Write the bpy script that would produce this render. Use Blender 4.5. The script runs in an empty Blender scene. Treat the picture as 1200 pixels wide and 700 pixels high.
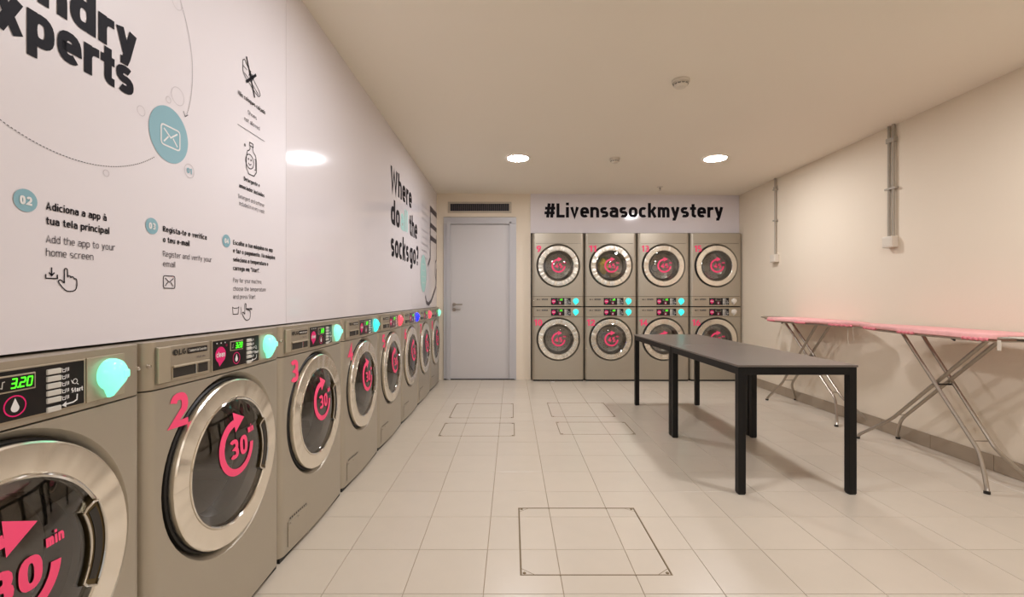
import bpy, bmesh, math, random
from math import pi, sin, cos, radians, atan2, hypot
from mathutils import Vector, Matrix
random.seed(7)
S = bpy.context.scene
COL = S.collection
F, EYE = 535.0, 1.1          # focal length in pixels (1200 wide), eye height

# ------------------------------------------------------------------ camera, world, exposure
cd = bpy.data.cameras.new('camera'); cam = bpy.data.objects.new('camera', cd); COL.objects.link(cam)
cd.sensor_width = 36.0; cd.lens = 36.0*F/1200.0; cd.clip_start = 0.05
cam.location = (0, 0, EYE); cam.rotation_euler = (pi/2, 0, 0)
S.camera = cam
W = bpy.data.worlds.new('world'); S.world = W; W.use_nodes = True
W.node_tree.nodes['Background'].inputs[0].default_value = (1.0, .97, .92, 1)
W.node_tree.nodes['Background'].inputs[1].default_value = 0.2
vs = S.view_settings; vs.view_transform = 'Standard'; vs.look = 'None'; vs.gamma = 1.0; vs.use_curve_mapping = False
vs.exposure = 1.25
LAMP_STRENGTH = 88.0

# ------------------------------------------------------------------ materials
def lin(c): return tuple((x/12.92 if x <= .04045 else ((x+.055)/1.055)**2.4) for x in [v/255 for v in c])
def mat(name, rgb, rough=.5, metal=0.0, spec=.5, bump=0, bscale=60, var=0, noise=0, nscale=8, emit=None, estr=0,
        aniso=0, coat=0, bdist=.002):
    m = bpy.data.materials.new(name); m.use_nodes = True; nt = m.node_tree; n = nt.nodes; p = n['Principled BSDF']
    col = lin(rgb) + (1,)
    p.inputs['Base Color'].default_value = col
    p.inputs['Roughness'].default_value = rough; p.inputs['Metallic'].default_value = metal
    p.inputs['Specular IOR Level'].default_value = spec
    if coat: p.inputs['Coat Weight'].default_value = coat; p.inputs['Coat Roughness'].default_value = .06
    if emit: p.inputs['Emission Color'].default_value = lin(emit)+(1,); p.inputs['Emission Strength'].default_value = estr
    tc = None
    if bump or noise:
        tc = n.new('ShaderNodeTexCoord')
    if noise or var:
        hsv = n.new('ShaderNodeHueSaturation'); hsv.inputs['Color'].default_value = col
        nt.links.new(hsv.outputs[0], p.inputs['Base Color'])
        src = None
        if noise:
            t = n.new('ShaderNodeTexNoise'); t.inputs['Scale'].default_value = nscale; t.inputs['Detail'].default_value = 4
            nt.links.new(tc.outputs['Object'], t.inputs[0])
            mr = n.new('ShaderNodeMapRange'); mr.inputs[3].default_value = 1-noise; mr.inputs[4].default_value = 1+noise
            nt.links.new(t.outputs[0], mr.inputs[0]); src = mr.outputs[0]
        if var:
            oi = n.new('ShaderNodeObjectInfo'); m2 = n.new('ShaderNodeMapRange'); m2.inputs[3].default_value = 1-var; m2.inputs[4].default_value = 1+var
            nt.links.new(oi.outputs['Random'], m2.inputs[0])
            if src:
                mu = n.new('ShaderNodeMath'); mu.operation = 'MULTIPLY'; nt.links.new(src, mu.inputs[0]); nt.links.new(m2.outputs[0], mu.inputs[1]); src = mu.outputs[0]
            else: src = m2.outputs[0]
        nt.links.new(src, hsv.inputs['Value'])
    if bump:
        t = n.new('ShaderNodeTexNoise'); t.inputs['Scale'].default_value = bscale; t.inputs['Detail'].default_value = 3
        nt.links.new(tc.outputs['Object'], t.inputs[0])
        b = n.new('ShaderNodeBump'); b.inputs['Strength'].default_value = bump; b.inputs['Distance'].default_value = bdist
        nt.links.new(t.outputs[0], b.inputs['Height']); nt.links.new(b.outputs[0], p.inputs['Normal'])
    if aniso:
        tg = n.new('ShaderNodeTangent'); tg.direction_type = 'RADIAL'; tg.axis = 'Y'
        p.inputs['Anisotropic'].default_value = aniso; nt.links.new(tg.outputs[0], p.inputs['Tangent']); p.inputs['Anisotropic Rotation'].default_value = .25
    return m
M = {}
M['paint'] = mat('wall_paint', (234, 220, 199), .75, bump=.25, bscale=90, noise=.015, nscale=1.5)
M['ceil'] = mat('ceiling_paint', (242, 233, 217), .85, bump=.15, bscale=60, noise=.015, nscale=1)
M['panel'] = mat('gloss_panel', (226, 219, 221), .09, bump=.04, bscale=9, spec=.5)
M['seam'] = mat('panel_seam', (150, 142, 138), .6)
M['tile'] = mat('floor_tile', (204, 192, 175), .27, bump=.10, bscale=26, noise=.03, nscale=9, var=.018, spec=.45)
M['grout'] = mat('grout', (160, 140, 114), .9, noise=.2, nscale=30)
M['joint'] = mat('hatch_joint', (118, 100, 72), .8, noise=.3, nscale=40)
M['base'] = mat('baseboard_tile', (163, 146, 126), .35, noise=.06, nscale=5, var=.03)
M['shell'] = mat('titanium_steel', (182, 173, 157), .38, .6, noise=.02, nscale=3)
M['shell2'] = mat('titanium_side', (128, 120, 108), .45, .6)
M['fascia'] = mat('fascia_steel', (178, 167, 149), .38, .6)
M['strip'] = mat('pale_strip', (186, 174, 152), .35, .5)
M['chrome'] = mat('brushed_ring', (246, 240, 228), .24, .95)
M['polish'] = mat('polished_chrome', (225, 222, 215), .08, 1.0)
M['tube'] = mat('grey_tube', (176, 166, 153), .3, .85)
M['rubber'] = mat('black_rubber', (26, 24, 22), .5)
M['gasket'] = mat('grey_gasket', (92, 88, 80), .3)
M['drum'] = mat('drum_steel', (196, 190, 178), .3, .55, bump=.5, bscale=55)
M['bronze'] = mat('bronze_recess', (92, 76, 44), .28, .6, noise=.3, nscale=60)
M['dark'] = mat('dark_recess', (40, 36, 31), .45)
M['black'] = mat('black_print', (20, 17, 18), .28)
M['ink'] = mat('dark_ink', (20, 16, 24), .55, spec=.12)
M['inkl'] = mat('grey_ink', (80, 73, 78), .5, spec=.25)
M['faint'] = mat('faint_ink', (158, 151, 153), .4)
M['panelm'] = mat('satin_panel', (226, 219, 221), .42, bump=.03, bscale=9, spec=.4)
M['pale'] = mat('pale_ink', (188, 180, 182), .4)
M['cyan'] = mat('cyan_ink', (134, 176, 187), .35)
M['mint'] = mat('mint_ink', (165, 212, 205), .35)
M['white'] = mat('white_ink', (232, 230, 228), .4)
M['pink'] = mat('pink_vinyl', (255, 78, 124), .5)
M['magenta'] = mat('magenta_print', (226, 26, 112), .4)
M['button'] = mat('button_grey', (205, 200, 190), .4)
M['led'] = mat('green_led', (60, 220, 30), .5, emit=(70, 255, 30), estr=.9)
M['ledoff'] = mat('led_off', (40, 52, 34), .5)
M['door'] = mat('door_grey', (205, 200, 198), .38, bump=.05, bscale=30)
M['frame'] = mat('door_frame_grey', (192, 189, 190), .38)
M['vent'] = mat('vent_grey', (188, 176, 158), .5)
M['table'] = mat('table_laminate', (104, 95, 88), .3, noise=.1, nscale=3, bump=.05, bscale=120)
M['tblack'] = mat('black_steel', (11, 10, 10), .45, spec=.3)
M['pinkc'] = mat('pink_cloth', (234, 174, 170), .85, bump=.4, bscale=150, noise=.14, nscale=22)
M['hem'] = mat('pink_hem', (222, 128, 136), .85, bump=.6, bscale=90, noise=.2, nscale=40)
M['plast'] = mat('white_plastic', (222, 212, 196), .45)
M['conduit'] = mat('conduit_grey', (172, 162, 146), .5)
M['clear'] = mat('off_lamp', (222, 214, 202), .2)
M['cloth_y'] = mat('yellow_cloth', (250, 214, 84), .9, bump=.5, bscale=40, noise=.2, nscale=12)
M['cloth_g'] = mat('green_cloth', (150, 176, 104), .9, bump=.5, bscale=40, noise=.3, nscale=14)
M['cloth_o'] = mat('beige_cloth', (240, 214, 176), .9, bump=.5, bscale=40, noise=.25, nscale=10)
def lampmat(name, rgb, s): return mat(name, rgb, .2, emit=rgb, estr=s)
M['l_mint'] = lampmat('mint_glow', (120, 230, 190), .55)
M['l_cyan'] = lampmat('cyan_glow', (50, 215, 205), .65)
M['l_red'] = lampmat('red_glow', (235, 70, 85), .6)
M['l_blue'] = lampmat('blue_glow', (30, 40, 245), .9)
M['diff'] = mat('lamp_diffuser', (255, 250, 240), .5, emit=(250, 250, 255), estr=LAMP_STRENGTH)
def brushed(m):                              # fine radial brushing relief of the door rings
    nt = m.node_tree; n = nt.nodes; L = nt.links.new
    tc = n.new('ShaderNodeTexCoord'); sx = n.new('ShaderNodeSeparateXYZ'); L(tc.outputs['Generated'], sx.inputs[0])
    a = n.new('ShaderNodeMath'); a.operation = 'SUBTRACT'; a.inputs[1].default_value = .5; L(sx.outputs['X'], a.inputs[0])
    b = n.new('ShaderNodeMath'); b.operation = 'SUBTRACT'; b.inputs[1].default_value = .5; L(sx.outputs['Z'], b.inputs[0])
    t = n.new('ShaderNodeMath'); t.operation = 'ARCTAN2'; L(b.outputs[0], t.inputs[0]); L(a.outputs[0], t.inputs[1])
    z = n.new('ShaderNodeTexNoise'); z.noise_dimensions = '1D'; z.inputs['Scale'].default_value = 2.6; z.inputs['Detail'].default_value = 1; L(t.outputs[0], z.inputs['W'])
    u = n.new('ShaderNodeBump'); u.inputs['Strength'].default_value = 1.0; u.inputs['Distance'].default_value = .011; L(z.outputs[0], u.inputs['Height'])
    L(u.outputs[0], n['Principled BSDF'].inputs['Normal'])
brushed(M['chrome']); M['chrome'].node_tree.nodes['Principled BSDF'].inputs['Roughness'].default_value = .24
def glassmat():
    m = bpy.data.materials.new('door_glass'); m.use_nodes = True; nt = m.node_tree; n = nt.nodes
    n.remove(n['Principled BSDF']); out = n['Material Output']
    tr = n.new('ShaderNodeBsdfTransparent'); tr.inputs[0].default_value = (.86, .85, .82, 1)
    gl = n.new('ShaderNodeBsdfGlossy'); gl.inputs['Roughness'].default_value = .03
    fr = n.new('ShaderNodeFresnel'); fr.inputs[0].default_value = 1.6
    ad = n.new('ShaderNodeMath'); ad.operation = 'ADD'; ad.inputs[1].default_value = .09; ad.use_clamp = True
    mx = n.new('ShaderNodeMixShader')
    nt.links.new(fr.outputs[0], ad.inputs[0]); nt.links.new(ad.outputs[0], mx.inputs[0])
    nt.links.new(tr.outputs[0], mx.inputs[1]); nt.links.new(gl.outputs[0], mx.inputs[2]); nt.links.new(mx.outputs[0], out.inputs[0])
    return m
M['glass'] = glassmat()

# ------------------------------------------------------------------ mesh helpers
class MB:
    def __init__(s): s.v = []; s.f = []
    def quad(s, a, b, c, d): i = len(s.v); s.v += [a, b, c, d]; s.f.append((i, i+1, i+2, i+3)); return s
    def poly(s, pts): i = len(s.v); s.v += list(pts); s.f.append(tuple(range(i, i+len(pts)))); return s
    def box(s, x0, x1, y0, y1, z0, z1, bev=0):
        if bev:
            bm = bmesh.new(); bmesh.ops.create_cube(bm, size=1)
            for v in bm.verts: v.co = Vector(((x0+x1)/2+v.co.x*(x1-x0), (y0+y1)/2+v.co.y*(y1-y0), (z0+z1)/2+v.co.z*(z1-z0)))
            bmesh.ops.bevel(bm, geom=bm.edges[:], offset=bev, segments=2, affect='EDGES', profile=.5)
            i = len(s.v); bm.verts.index_update(); s.v += [tuple(v.co) for v in bm.verts]
            s.f += [tuple(i+v.index for v in f.verts) for f in bm.faces]; bm.free(); return s
        i = len(s.v)
        s.v += [(x0,y0,z0),(x1,y0,z0),(x1,y1,z0),(x0,y1,z0),(x0,y0,z1),(x1,y0,z1),(x1,y1,z1),(x0,y1,z1)]
        s.f += [tuple(i+k for k in q) for q in ((0,3,2,1),(4,5,6,7),(0,1,5,4),(1,2,6,5),(2,3,7,6),(3,0,4,7))]; return s
    def prism(s, pts, d0, d1):          # pts (x,z) polygon, extruded along y from d0 (back) to d1 (front, more negative)
        n = len(pts); i = len(s.v)
        s.v += [(p[0], d0, p[1]) for p in pts]+[(p[0], d1, p[1]) for p in pts]
        s.f.append(tuple(i+n+k for k in range(n))); s.f.append(tuple(i+k for k in reversed(range(n))))
        for k in range(n): s.f.append((i+k, i+(k+1) % n, i+n+(k+1) % n, i+n+k))
        return s
    def lathe(s, prof, cx=0, cz=0, n=48, a0=0, a1=2*pi):   # prof (r, d) about local -Y axis
        full = abs(a1-a0-2*pi) < 1e-6; m = n if full else n+1; i = len(s.v); k = len(prof)
        for j in range(m):
            a = a0+(a1-a0)*j/n
            for r, d in prof: s.v.append((cx+r*cos(a), -d, cz+r*sin(a)))
        for j in range(n):
            j2 = (j+1) % m
            for q in range(k-1): s.f.append((i+j*k+q, i+j*k+q+1, i+j2*k+q+1, i+j2*k+q))
        return s
    def lathez(s, prof, cx=0, cy=0, n=32):                # prof (r, z) about Z
        i = len(s.v); k = len(prof)
        for j in range(n):
            a = 2*pi*j/n
            for r, z in prof: s.v.append((cx+r*cos(a), cy+r*sin(a), z))
        for j in range(n):
            j2 = (j+1) % n
            for q in range(k-1): s.f.append((i+j*k+q, i+j2*k+q, i+j2*k+q+1, i+j*k+q+1))
        return s
    def tube(s, pts, r, n=8, closed=False):
        P = [Vector(p) for p in pts]; i = len(s.v); m = len(P); up = None
        for j in range(m):
            if closed: t = (P[(j+1) % m]-P[j-1]).normalized()
            else: t = (P[min(j+1, m-1)]-P[max(j-1, 0)]).normalized()
            if up is None: up = t.orthogonal().normalized()
            up = (up-t*up.dot(t)).normalized(); sd = t.cross(up)
            for k in range(n):
                a = 2*pi*k/n; s.v.append(tuple(P[j]+(up*cos(a)+sd*sin(a))*r))
        for j in range(m if closed else m-1):
            j2 = (j+1) % m
            for k in range(n): s.f.append((i+j*n+k, i+j*n+(k+1) % n, i+j2*n+(k+1) % n, i+j2*n+k))
        if not closed: s.f.append(tuple(i+k for k in reversed(range(n)))); s.f.append(tuple(i+(m-1)*n+k for k in range(n)))
        return s
    def ribbon(s, pts, h, closed=False, y=0.0):                   # flat stroke of half width h in the x,z plane at y=0
        P = [Vector(p) for p in pts]; m = len(P); i = len(s.v)
        for j in range(m):
            a = P[j-1] if (j or closed) else None; b = P[(j+1) % m] if (j < m-1 or closed) else None
            d1 = (P[j]-a).normalized() if a is not None and (P[j]-a).length > 1e-9 else None
            d2 = (b-P[j]).normalized() if b is not None and (b-P[j]).length > 1e-9 else None
            d1 = d1 or d2; d2 = d2 or d1
            t = d1+d2; t = t.normalized() if t.length > 1e-6 else d1
            nn = Vector((-t.y, t.x)); c = max(.5, abs(nn.dot(Vector((-d1.y, d1.x)))))
            s.v.append((P[j].x+nn.x*h/c, y, P[j].y+nn.y*h/c)); s.v.append((P[j].x-nn.x*h/c, y, P[j].y-nn.y*h/c))
        for j in range(m if closed else m-1):
            j2 = (j+1) % m; s.f.append((i+2*j+1, i+2*j2+1, i+2*j2, i+2*j))
        return s
    def disc(s, cx, cz, rx, rz=None, n=24):
        rz = rz or rx; return s.poly([(cx+rx*cos(2*pi*k/n), 0, cz+rz*sin(2*pi*k/n)) for k in range(n)])
    def ring(s, cx, cz, rx, h, rz=None, n=24):
        rz = rz or rx; return s.ribbon([(cx+rx*cos(2*pi*k/n), cz+rz*sin(2*pi*k/n)) for k in range(n)], h, True)
    def rect(s, x0, x1, z0, z1): return s.quad((x0,0,z0),(x1,0,z0),(x1,0,z1),(x0,0,z1))
    def move(s, fn): s.v = [fn(*v) for v in s.v]; return s
    def build(s, name, m, parent=None, smooth=False, sharp=35):
        me = bpy.data.meshes.new(name); me.from_pydata([tuple(v) for v in s.v], [], s.f); me.update()
        bm = bmesh.new(); bm.from_mesh(me); bmesh.ops.remove_doubles(bm, verts=bm.verts, dist=1e-6) if smooth else None
        if smooth: bmesh.ops.recalc_face_normals(bm, faces=bm.faces)
        bm.to_mesh(me); bm.free()
        if smooth:
            for p in me.polygons: p.use_smooth = True
            me.set_sharp_from_angle(angle=radians(sharp))
        if m: me.materials.append(M[m] if isinstance(m, str) else m)
        o = bpy.data.objects.new(name, me); COL.objects.link(o)
        if parent: o.parent = parent
        return o
def tag(o, label=None, cat=None, group=None, kind=None):
    if label: o['label'] = label
    if cat: o['category'] = cat
    if group: o['group'] = group
    if kind: o['kind'] = kind
    return o
def empty(name, loc=(0,0,0), rz=0, **k):
    o = bpy.data.objects.new(name, None); COL.objects.link(o); o.location = loc; o.rotation_euler = (0,0,rz); o.empty_display_size = .1
    return tag(o, **k)
def chaikin(p, it=2):
    for _ in range(it):
        q = [p[0]]
        for a, b in zip(p, p[1:]):
            a, b = Vector(a), Vector(b); q += [a*.75+b*.25, a*.25+b*.75]
        q.append(p[-1]); p = [Vector(v) for v in q]
    return p
def kids(o, C={}): return list(o.children)
def copy_tree(o, parent=None, swap={}):
    c = o.copy(); COL.objects.link(c)
    if parent: c.parent = parent
    for k in o.children: copy_tree(k, c)
    return c

# ------------------------------------------------------------------ stroke lettering (cap height 1, x-height .74)
def sup(cx, cy, rx, ry, a0, a1, n=10, e=2.6):
    out = []
    for k in range(n+1):
        a = radians(a0+(a1-a0)*k/n); c, s_ = cos(a), sin(a)
        out.append((cx+rx*math.copysign(abs(c)**(2/e), c), cy+ry*math.copysign(abs(s_)**(2/e), s_)))
    return out
def glyph(ch, h):
    acc = None
    if ch in 'àáãâéêíóúç':
        base, acc = {'à': 'a`', 'á': "a'", 'ã': 'a~', 'â': 'a^', 'é': "e'", 'ê': 'e^', 'í': "ı'", 'ó': "o'", 'ú': "u'", 'ç': 'c,'}[ch]
        w, st = glyph(base, h); m = w/2
        st = st + {'`': [[(m-.12, 1.0), (m+.05, .86)]], "'": [[(m+.12, 1.0), (m-.05, .86)]], '~': [[(m-.16, .88), (m-.05, .95), (m+.05, .89), (m+.16, .96)]],
                   '^': [[(m-.14, .86), (m, .98), (m+.14, .86)]], ',': [[(m, 0), (m+.03, -.14), (m-.08, -.2)]]}[acc]
        return w, st
    w = .52+h*.55
    L, R, B, X, C, D = h, w-h, h, .74-h, 1-h, -.27+h
    cx, rx = w/2, w/2-h; mx, ry = .37, .37-h
    bowl = sup(cx, mx, rx, ry, 0, 360, 20)
    arch = [(L, .45)]+sup(cx, X-.24, rx, .24, 150, 0, 7)+[(R, 0)]
    T = 1.03
    if ch == ' ': return .26, []
    if ch == 'a': return w, [sup(cx-.02, X-.18, rx, .18, 155, 90, 4)+sup(cx-.02, X-.2, rx+.02, .2, 80, 0, 5)+[(R, 0)],
                             [(R, .43), (cx, .43)]+sup(cx, (.43+B)/2, rx, (.43-B)/2, 95, 265, 8)+[(cx+.05, B), (R, B+.1)]]
    if ch == 'b': return w, [bowl, [(L, 0), (L, T)]]
    if ch == 'c': return w-.06, [[(x-.0, y) for x, y in sup(cx, mx, rx, ry, 48, 312, 14)]]
    if ch == 'd': return w, [bowl, [(R, 0), (R, T)]]
    if ch == 'e': return w, [[(L, mx), (R, mx)]+sup(cx, mx, rx, ry, 0, 312, 16)[1:]]
    if ch == 'f': return .36+h*.3, [[(.13+h, 0), (.13+h, .78)]+sup(.13+h+.17, .78, .17, C-.78+.02, 180, 90, 5)+[(.36+h*.3, C+.02)], [(0, X), (.36+h*.2, X)]]
    if ch == 'g': return w, [bowl, [(R, .74), (R, -.02)]+sup(cx, -.02, rx, -D-.02, 0, -140, 7)]
    if ch == 'h': return w, [[(L, 0), (L, T)], arch]
    if ch == 'i': return 2*h, [[(h, 0), (h, .74)], [(h, .86), (h, .86+2*h)]]
    if ch == 'ı': return 2*h, [[(h, 0), (h, .74)]]
    if ch == 'j': return 2*h, [[(h, .74), (h, -.1), (h-.12, D)], [(h, .86), (h, .86+2*h)]]
    if ch == 'k': return w-.02, [[(L, 0), (L, T)], [(R, .74), (L+h, .36)], [(L+h*1.6, .46), (R, 0)]]
    if ch == 'l': return 2*h+.04, [[(h, T), (h, .12), (h+.05, 0+h*.5)]]
    if ch == 'm':
        q = w*.84; r2 = (q-2*h)/2
        a1 = [(L, .45)]+sup(L+r2, X-.2, r2, .2, 150, 0, 6)+[(L+2*r2, 0)]
        a2 = [(L+2*r2, .45)]+sup(L+3*r2, X-.2, r2, .2, 150, 0, 6)+[(L+4*r2, 0)]
        return 4*r2+2*h, [[(L, 0), (L, .74)], a1, a2]
    if ch == 'n': return w, [[(L, 0), (L, .74)], arch]
    if ch == 'o': return w, [bowl]
    if ch == 'p': return w, [bowl, [(L, -.27), (L, .74)]]
    if ch == 'q': return w, [bowl, [(R, -.27), (R, .74)]]
    if ch == 'r': return .34+h*.4, [[(L, 0), (L, .74)], [(L, .45)]+sup(.34+h*.2, X-.24, .34+h*.2-L, .24, 150, 85, 5)]
    if ch == 's': return w-.06, [sup(cx-.03, .37+ry*.5, rx-.02, ry*.5, 40, 270-15, 9)+sup(cx-.03, .37-ry*.5, rx-.02, ry*.5, 75, -140, 9)]
    if ch == 't': return .36+h*.3, [[(.1+h, .95), (.1+h, .2)]+sup(.1+h+.16, .2, .16, .2-h, 180, 270, 5)+[(.36+h*.3, B)], [(0, X), (.36+h*.3, X)]]
    if ch == 'u': return w, [[(L, .74)]+sup(cx, B+.24, rx, .24, 180, 330, 7)+[(R, .3)], [(R, 0), (R, .74)]]
    if ch == 'v': return w, [[(L, .74), (cx, B*.6), (R, .74)]]
    if ch == 'w': return w*1.45, [[(L, .74), (w*.4, B*.6), (w*.725, .7), (w*1.05, B*.6), (w*1.45-h, .74)]]
    if ch == 'x': return w, [[(L, .74), (R, 0)], [(R, .74), (L, 0)]]
    if ch == 'y': return w, [[(L, .74), (cx, .1)], [(R, .74), (cx, .0), (L+.14, D+.05), (L+.02, D+.05)]]
    if ch == 'z': return w-.06, [[(L, X), (R-.06, X), (L, B), (R-.06, B)]]
    W2 = w+.06; R2 = W2-h
    if ch == 'A': return W2+.04, [[(h*.8, 0), ((W2+.04)/2, C+h*.3), (W2+.04-h*.8, 0)], [(.18, .27+h*.3), (W2-.14, .27+h*.3)]]
    if ch == 'D': return W2, [[(L, C), (.25, C)]+sup(.25, .5, R2-.25, .5-h, 90, -90, 12)+[(L, B), (L, C)], [(L, 0), (L, 1)]]
    if ch in 'EF': return w-.02, [[(R, C), (L, C), (L, B)]+([(R, B)] if ch == 'E' else []), [(L, .52), (R-.05, .52)]]
    if ch == 'G': return W2, [sup(W2/2, .5, W2/2-h, .5-h, 48, 340, 14)+[(R2, .45), (W2/2, .45)]]
    if ch == 'L': return w-.04, [[(L, 1), (L, B), (w-.04, B)]]
    if ch == 'M': return W2*1.2, [[(L, 0), (L, C), (W2*.6, .35), (W2*1.2-h, C), (W2*1.2-h, 0)]]
    if ch == 'N': return W2, [[(L, 0), (L, C), (R2, B), (R2, 1)]]
    if ch in 'PR': return w, [[(L, 0), (L, C), (.25, C)]+sup(.25, .73, R-.25, .27-h, 90, -90, 8)+[(L, .46+h)]]+([[(.25, .46), (R, 0)]] if ch == 'R' else [])
    if ch == 'S': return w, [sup(cx, .5+(.5-h)*.5, rx, (.5-h)*.5, 40, 260, 9)+sup(cx, .5-(.5-h)*.5, rx, (.5-h)*.5, 80, -140, 9)]
    if ch == 'W': return w*1.7, [[(L, 1), (w*.45, B*.6), (w*.85, .85), (w*1.25, B*.6), (w*1.7-h, 1)]]
    if ch == 'C': return W2-.05, [sup(W2/2, .5, W2/2-h, .5-h, 48, 312, 14)]
    if ch == '0': return w, [sup(cx, .5, rx, .5-h, 0, 360, 20)]
    if ch == '1': return .36, [[(0, .78), (.36-h, C), (.36-h, 0)]]
    if ch == '2': return w, [sup(cx, C-.27, rx, .27, 165, 0, 8)+[(R-.03, .5), (L, B), (w, B)]]
    if ch == '3': return w, [sup(cx-.02, .5+(.5-h)*.5, rx, (.5-h)*.5, 150, -80, 9)+sup(cx, .5-(.5-h)*.5, rx, (.5-h)*.5, 80, -150, 9)]
    if ch == '4': return w, [[(R-.1, 0), (R-.1, C), (L*.6, .22+h), (w, .22+h)]]
    if ch == '5': return w, [[(R, C), (L+.03, C), (L, .56)]+sup(cx, .32, rx, .32-h, 115, -145, 11)]
    if ch == '6': return w, [sup(cx, .32, rx, .32-h, 0, 360, 16), [(R-.05, C), (L+.12, .75), (L, .35)]]
    if ch == '7': return w, [[(0, C), (R, C), (.2, 0)]]
    if ch == '8': return w, [sup(cx, .74, rx*.9, .26-h, 0, 360, 14), sup(cx, .27, rx, .27-h*.6, 0, 360, 14)]
    if ch == '9': return w, [sup(cx, .68, rx, .32-h, 0, 360, 16), [(R, .66), (R-.12, .28), (L+.08, 0)]]
    if ch == '#': return w+.12, [[(.2, 0), (.3, 1)], [(w-.12, 0), (w-.02, 1)], [(0, .33), (w+.08, .33)], [(.04, .66), (w+.12, .66)]]
    if ch == '?': return w-.08, [sup(cx-.04, C-.25, rx-.04, .25, 160, -40, 9)+[(cx-.04, .42), (cx-.04, .3)], [(cx-.04, 0), (cx-.04, 2*h)]]
    if ch == '-': return .34, [[(.02, .37), (.32, .37)]]
    if ch == '.': return 2*h, [[(h, 0), (h, 2*h)]]
    if ch == ',': return 2*h, [[(h, 2*h), (h*.5, -.12)]]
    if ch in '"“”': return .26, [[(.06, 1), (.06, .74)], [(.2, 1), (.2, .74)]]
    return w, [[(L, 0), (R, 0), (R, .74), (L, .74), (L, 0)]]
def blurred_words(x, z, width, size, seed, center=False):   # lines of print too small to read in the photograph
    rnd = random.Random(seed); mb = MB(); p = x-(width/2 if center else 0); end = p+width
    while p < end-size*.3:
        w = min(rnd.uniform(1.2, 3.2)*size, end-p); n = max(3, int(w/size/.28))
        mb.ribbon([(p+w*k/n, z+size*(.12+.5*(k % 2)*rnd.uniform(.7, 1.2))) for k in range(n+1)], size*.055); p += w+size*.35
    return mb
def text(s, x, z, size, bold=.1, width=None, space=None, center=False, align=None):
    mb = MB(); pen = 0; sp = space if space is not None else .13-bold*.35; k = 0
    for ch in s:
        w, st = glyph(ch, bold)
        for p in st:
            cl = len(p) > 10 and hypot(p[0][0]-p[-1][0], p[0][1]-p[-1][1]) < 1e-6
            k += 1; mb.ribbon([(pen+a, b) for a, b in (p[:-1] if cl else p)], bold, cl, (k % 7)*.00004)
        pen += w+sp
    tot = pen-sp
    kx = (width/tot) if width else size
    ox = x-(tot*kx/2 if center else 0)
    return mb.move(lambda a, b, c: (ox+a*kx, b, z+c*size))

# ------------------------------------------------------------------ setting
YB = 6.19                                    # back wall
def XL(y): return -.998-.0035*y              # face of the glossy left panel
XR, YN, XW = 3.075, -3.2, -1.68
def HC(x): return EYE+1.427-.0075*(x+1)      # ceiling height, very slightly out of level

def LW(px, py):                              # pixel -> (y, z) on the left panel
    y = .998*F/(600-px)
    for _ in range(4): y = -XL(y)*F/(600-px)
    return y, EYE+(350-py)*y/F

# floor: slab of grout, one object per tile
fl = tag(MB().box(XW-.1, XR+.1, YN-.1, YB+.9, -.12, -.0035).build('floor', 'grout'), kind='structure',
         label='beige square floor tiles with brown grout joints')
PT = .2995; TX0, TY0 = -.107-4*.2995, 1.70
hatches = [(.035, .637, 1.815, 2.395), (-.58, .012, 4.205, 4.775), (-.588, .02, 3.65, 4.03), (.37, .962, 4.245, 4.81), (.392, 1.0, 3.695, 4.06)]
def cut(rects, h):                # rect: x0, x1, y0, y1, and whether each of those edges is a real joint
    out, ins = [], []
    for a0, a1, b0, b1, fl_ in rects:
        x0, x1, y0, y1 = h
        if a1 <= x0 or a0 >= x1 or b1 <= y0 or b0 >= y1: out.append((a0, a1, b0, b1, fl_)); continue
        L_, R_, B_, T_ = fl_; m0, m1 = max(a0, x0), min(a1, x1)
        if a0 < x0: out.append((a0, x0, b0, b1, (L_, None if (b0 < y0 or b1 > y1) else True, B_, T_)))
        if a1 > x1: out.append((x1, a1, b0, b1, (None if (b0 < y0 or b1 > y1) else True, R_, B_, T_)))
        il, ir = (None if a0 < x0 else L_), (None if a1 > x1 else R_)
        if b0 < y0: out.append((m0, m1, b0, y0, (il, ir, B_, True)))
        if b1 > y1: out.append((m0, m1, y1, b1, (il, ir, True, T_)))
        ins.append((m0, m1, max(b0, y0), min(b1, y1)))
    return out, ins
def tile_mb(mb, r, g=.0011, dz=0, fl_=(1, 1, 1, 1)):
    G = [g if f else 0 for f in fl_]; c = .0012; K = [c if f else 0 for f in fl_]
    x0, x1, y0, y1 = r[0]+G[0], r[1]-G[1], r[2]+G[2], r[3]-G[3]
    if x1-x0 < .004 or y1-y0 < .004: return mb
    i = len(mb.v)
    mb.v += [(x0,y0,-.008),(x1,y0,-.008),(x1,y1,-.008),(x0,y1,-.008),(x0,y0,-K[0]*0-(c if fl_[0] and fl_[2] else 0)+dz),(x1,y0,-(c if fl_[1] and fl_[2] else 0)+dz),(x1,y1,-(c if fl_[1] and fl_[3] else 0)+dz),(x0,y1,-(c if fl_[0] and fl_[3] else 0)+dz),
             (x0+K[0],y0+K[2],dz),(x1-K[1],y0+K[2],dz),(x1-K[1],y1-K[3],dz),(x0+K[0],y1-K[3],dz)]
    mb.f += [tuple(i+k for k in q) for q in ((0,1,5,4),(1,2,6,5),(2,3,7,6),(3,0,4,7),(4,5,9,8),(5,6,10,9),(6,7,11,10),(7,4,8,11),(8,9,10,11))]
    return mb
hat_in = [[] for _ in hatches]; far = MB()
full = None; cnt = 0
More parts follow.
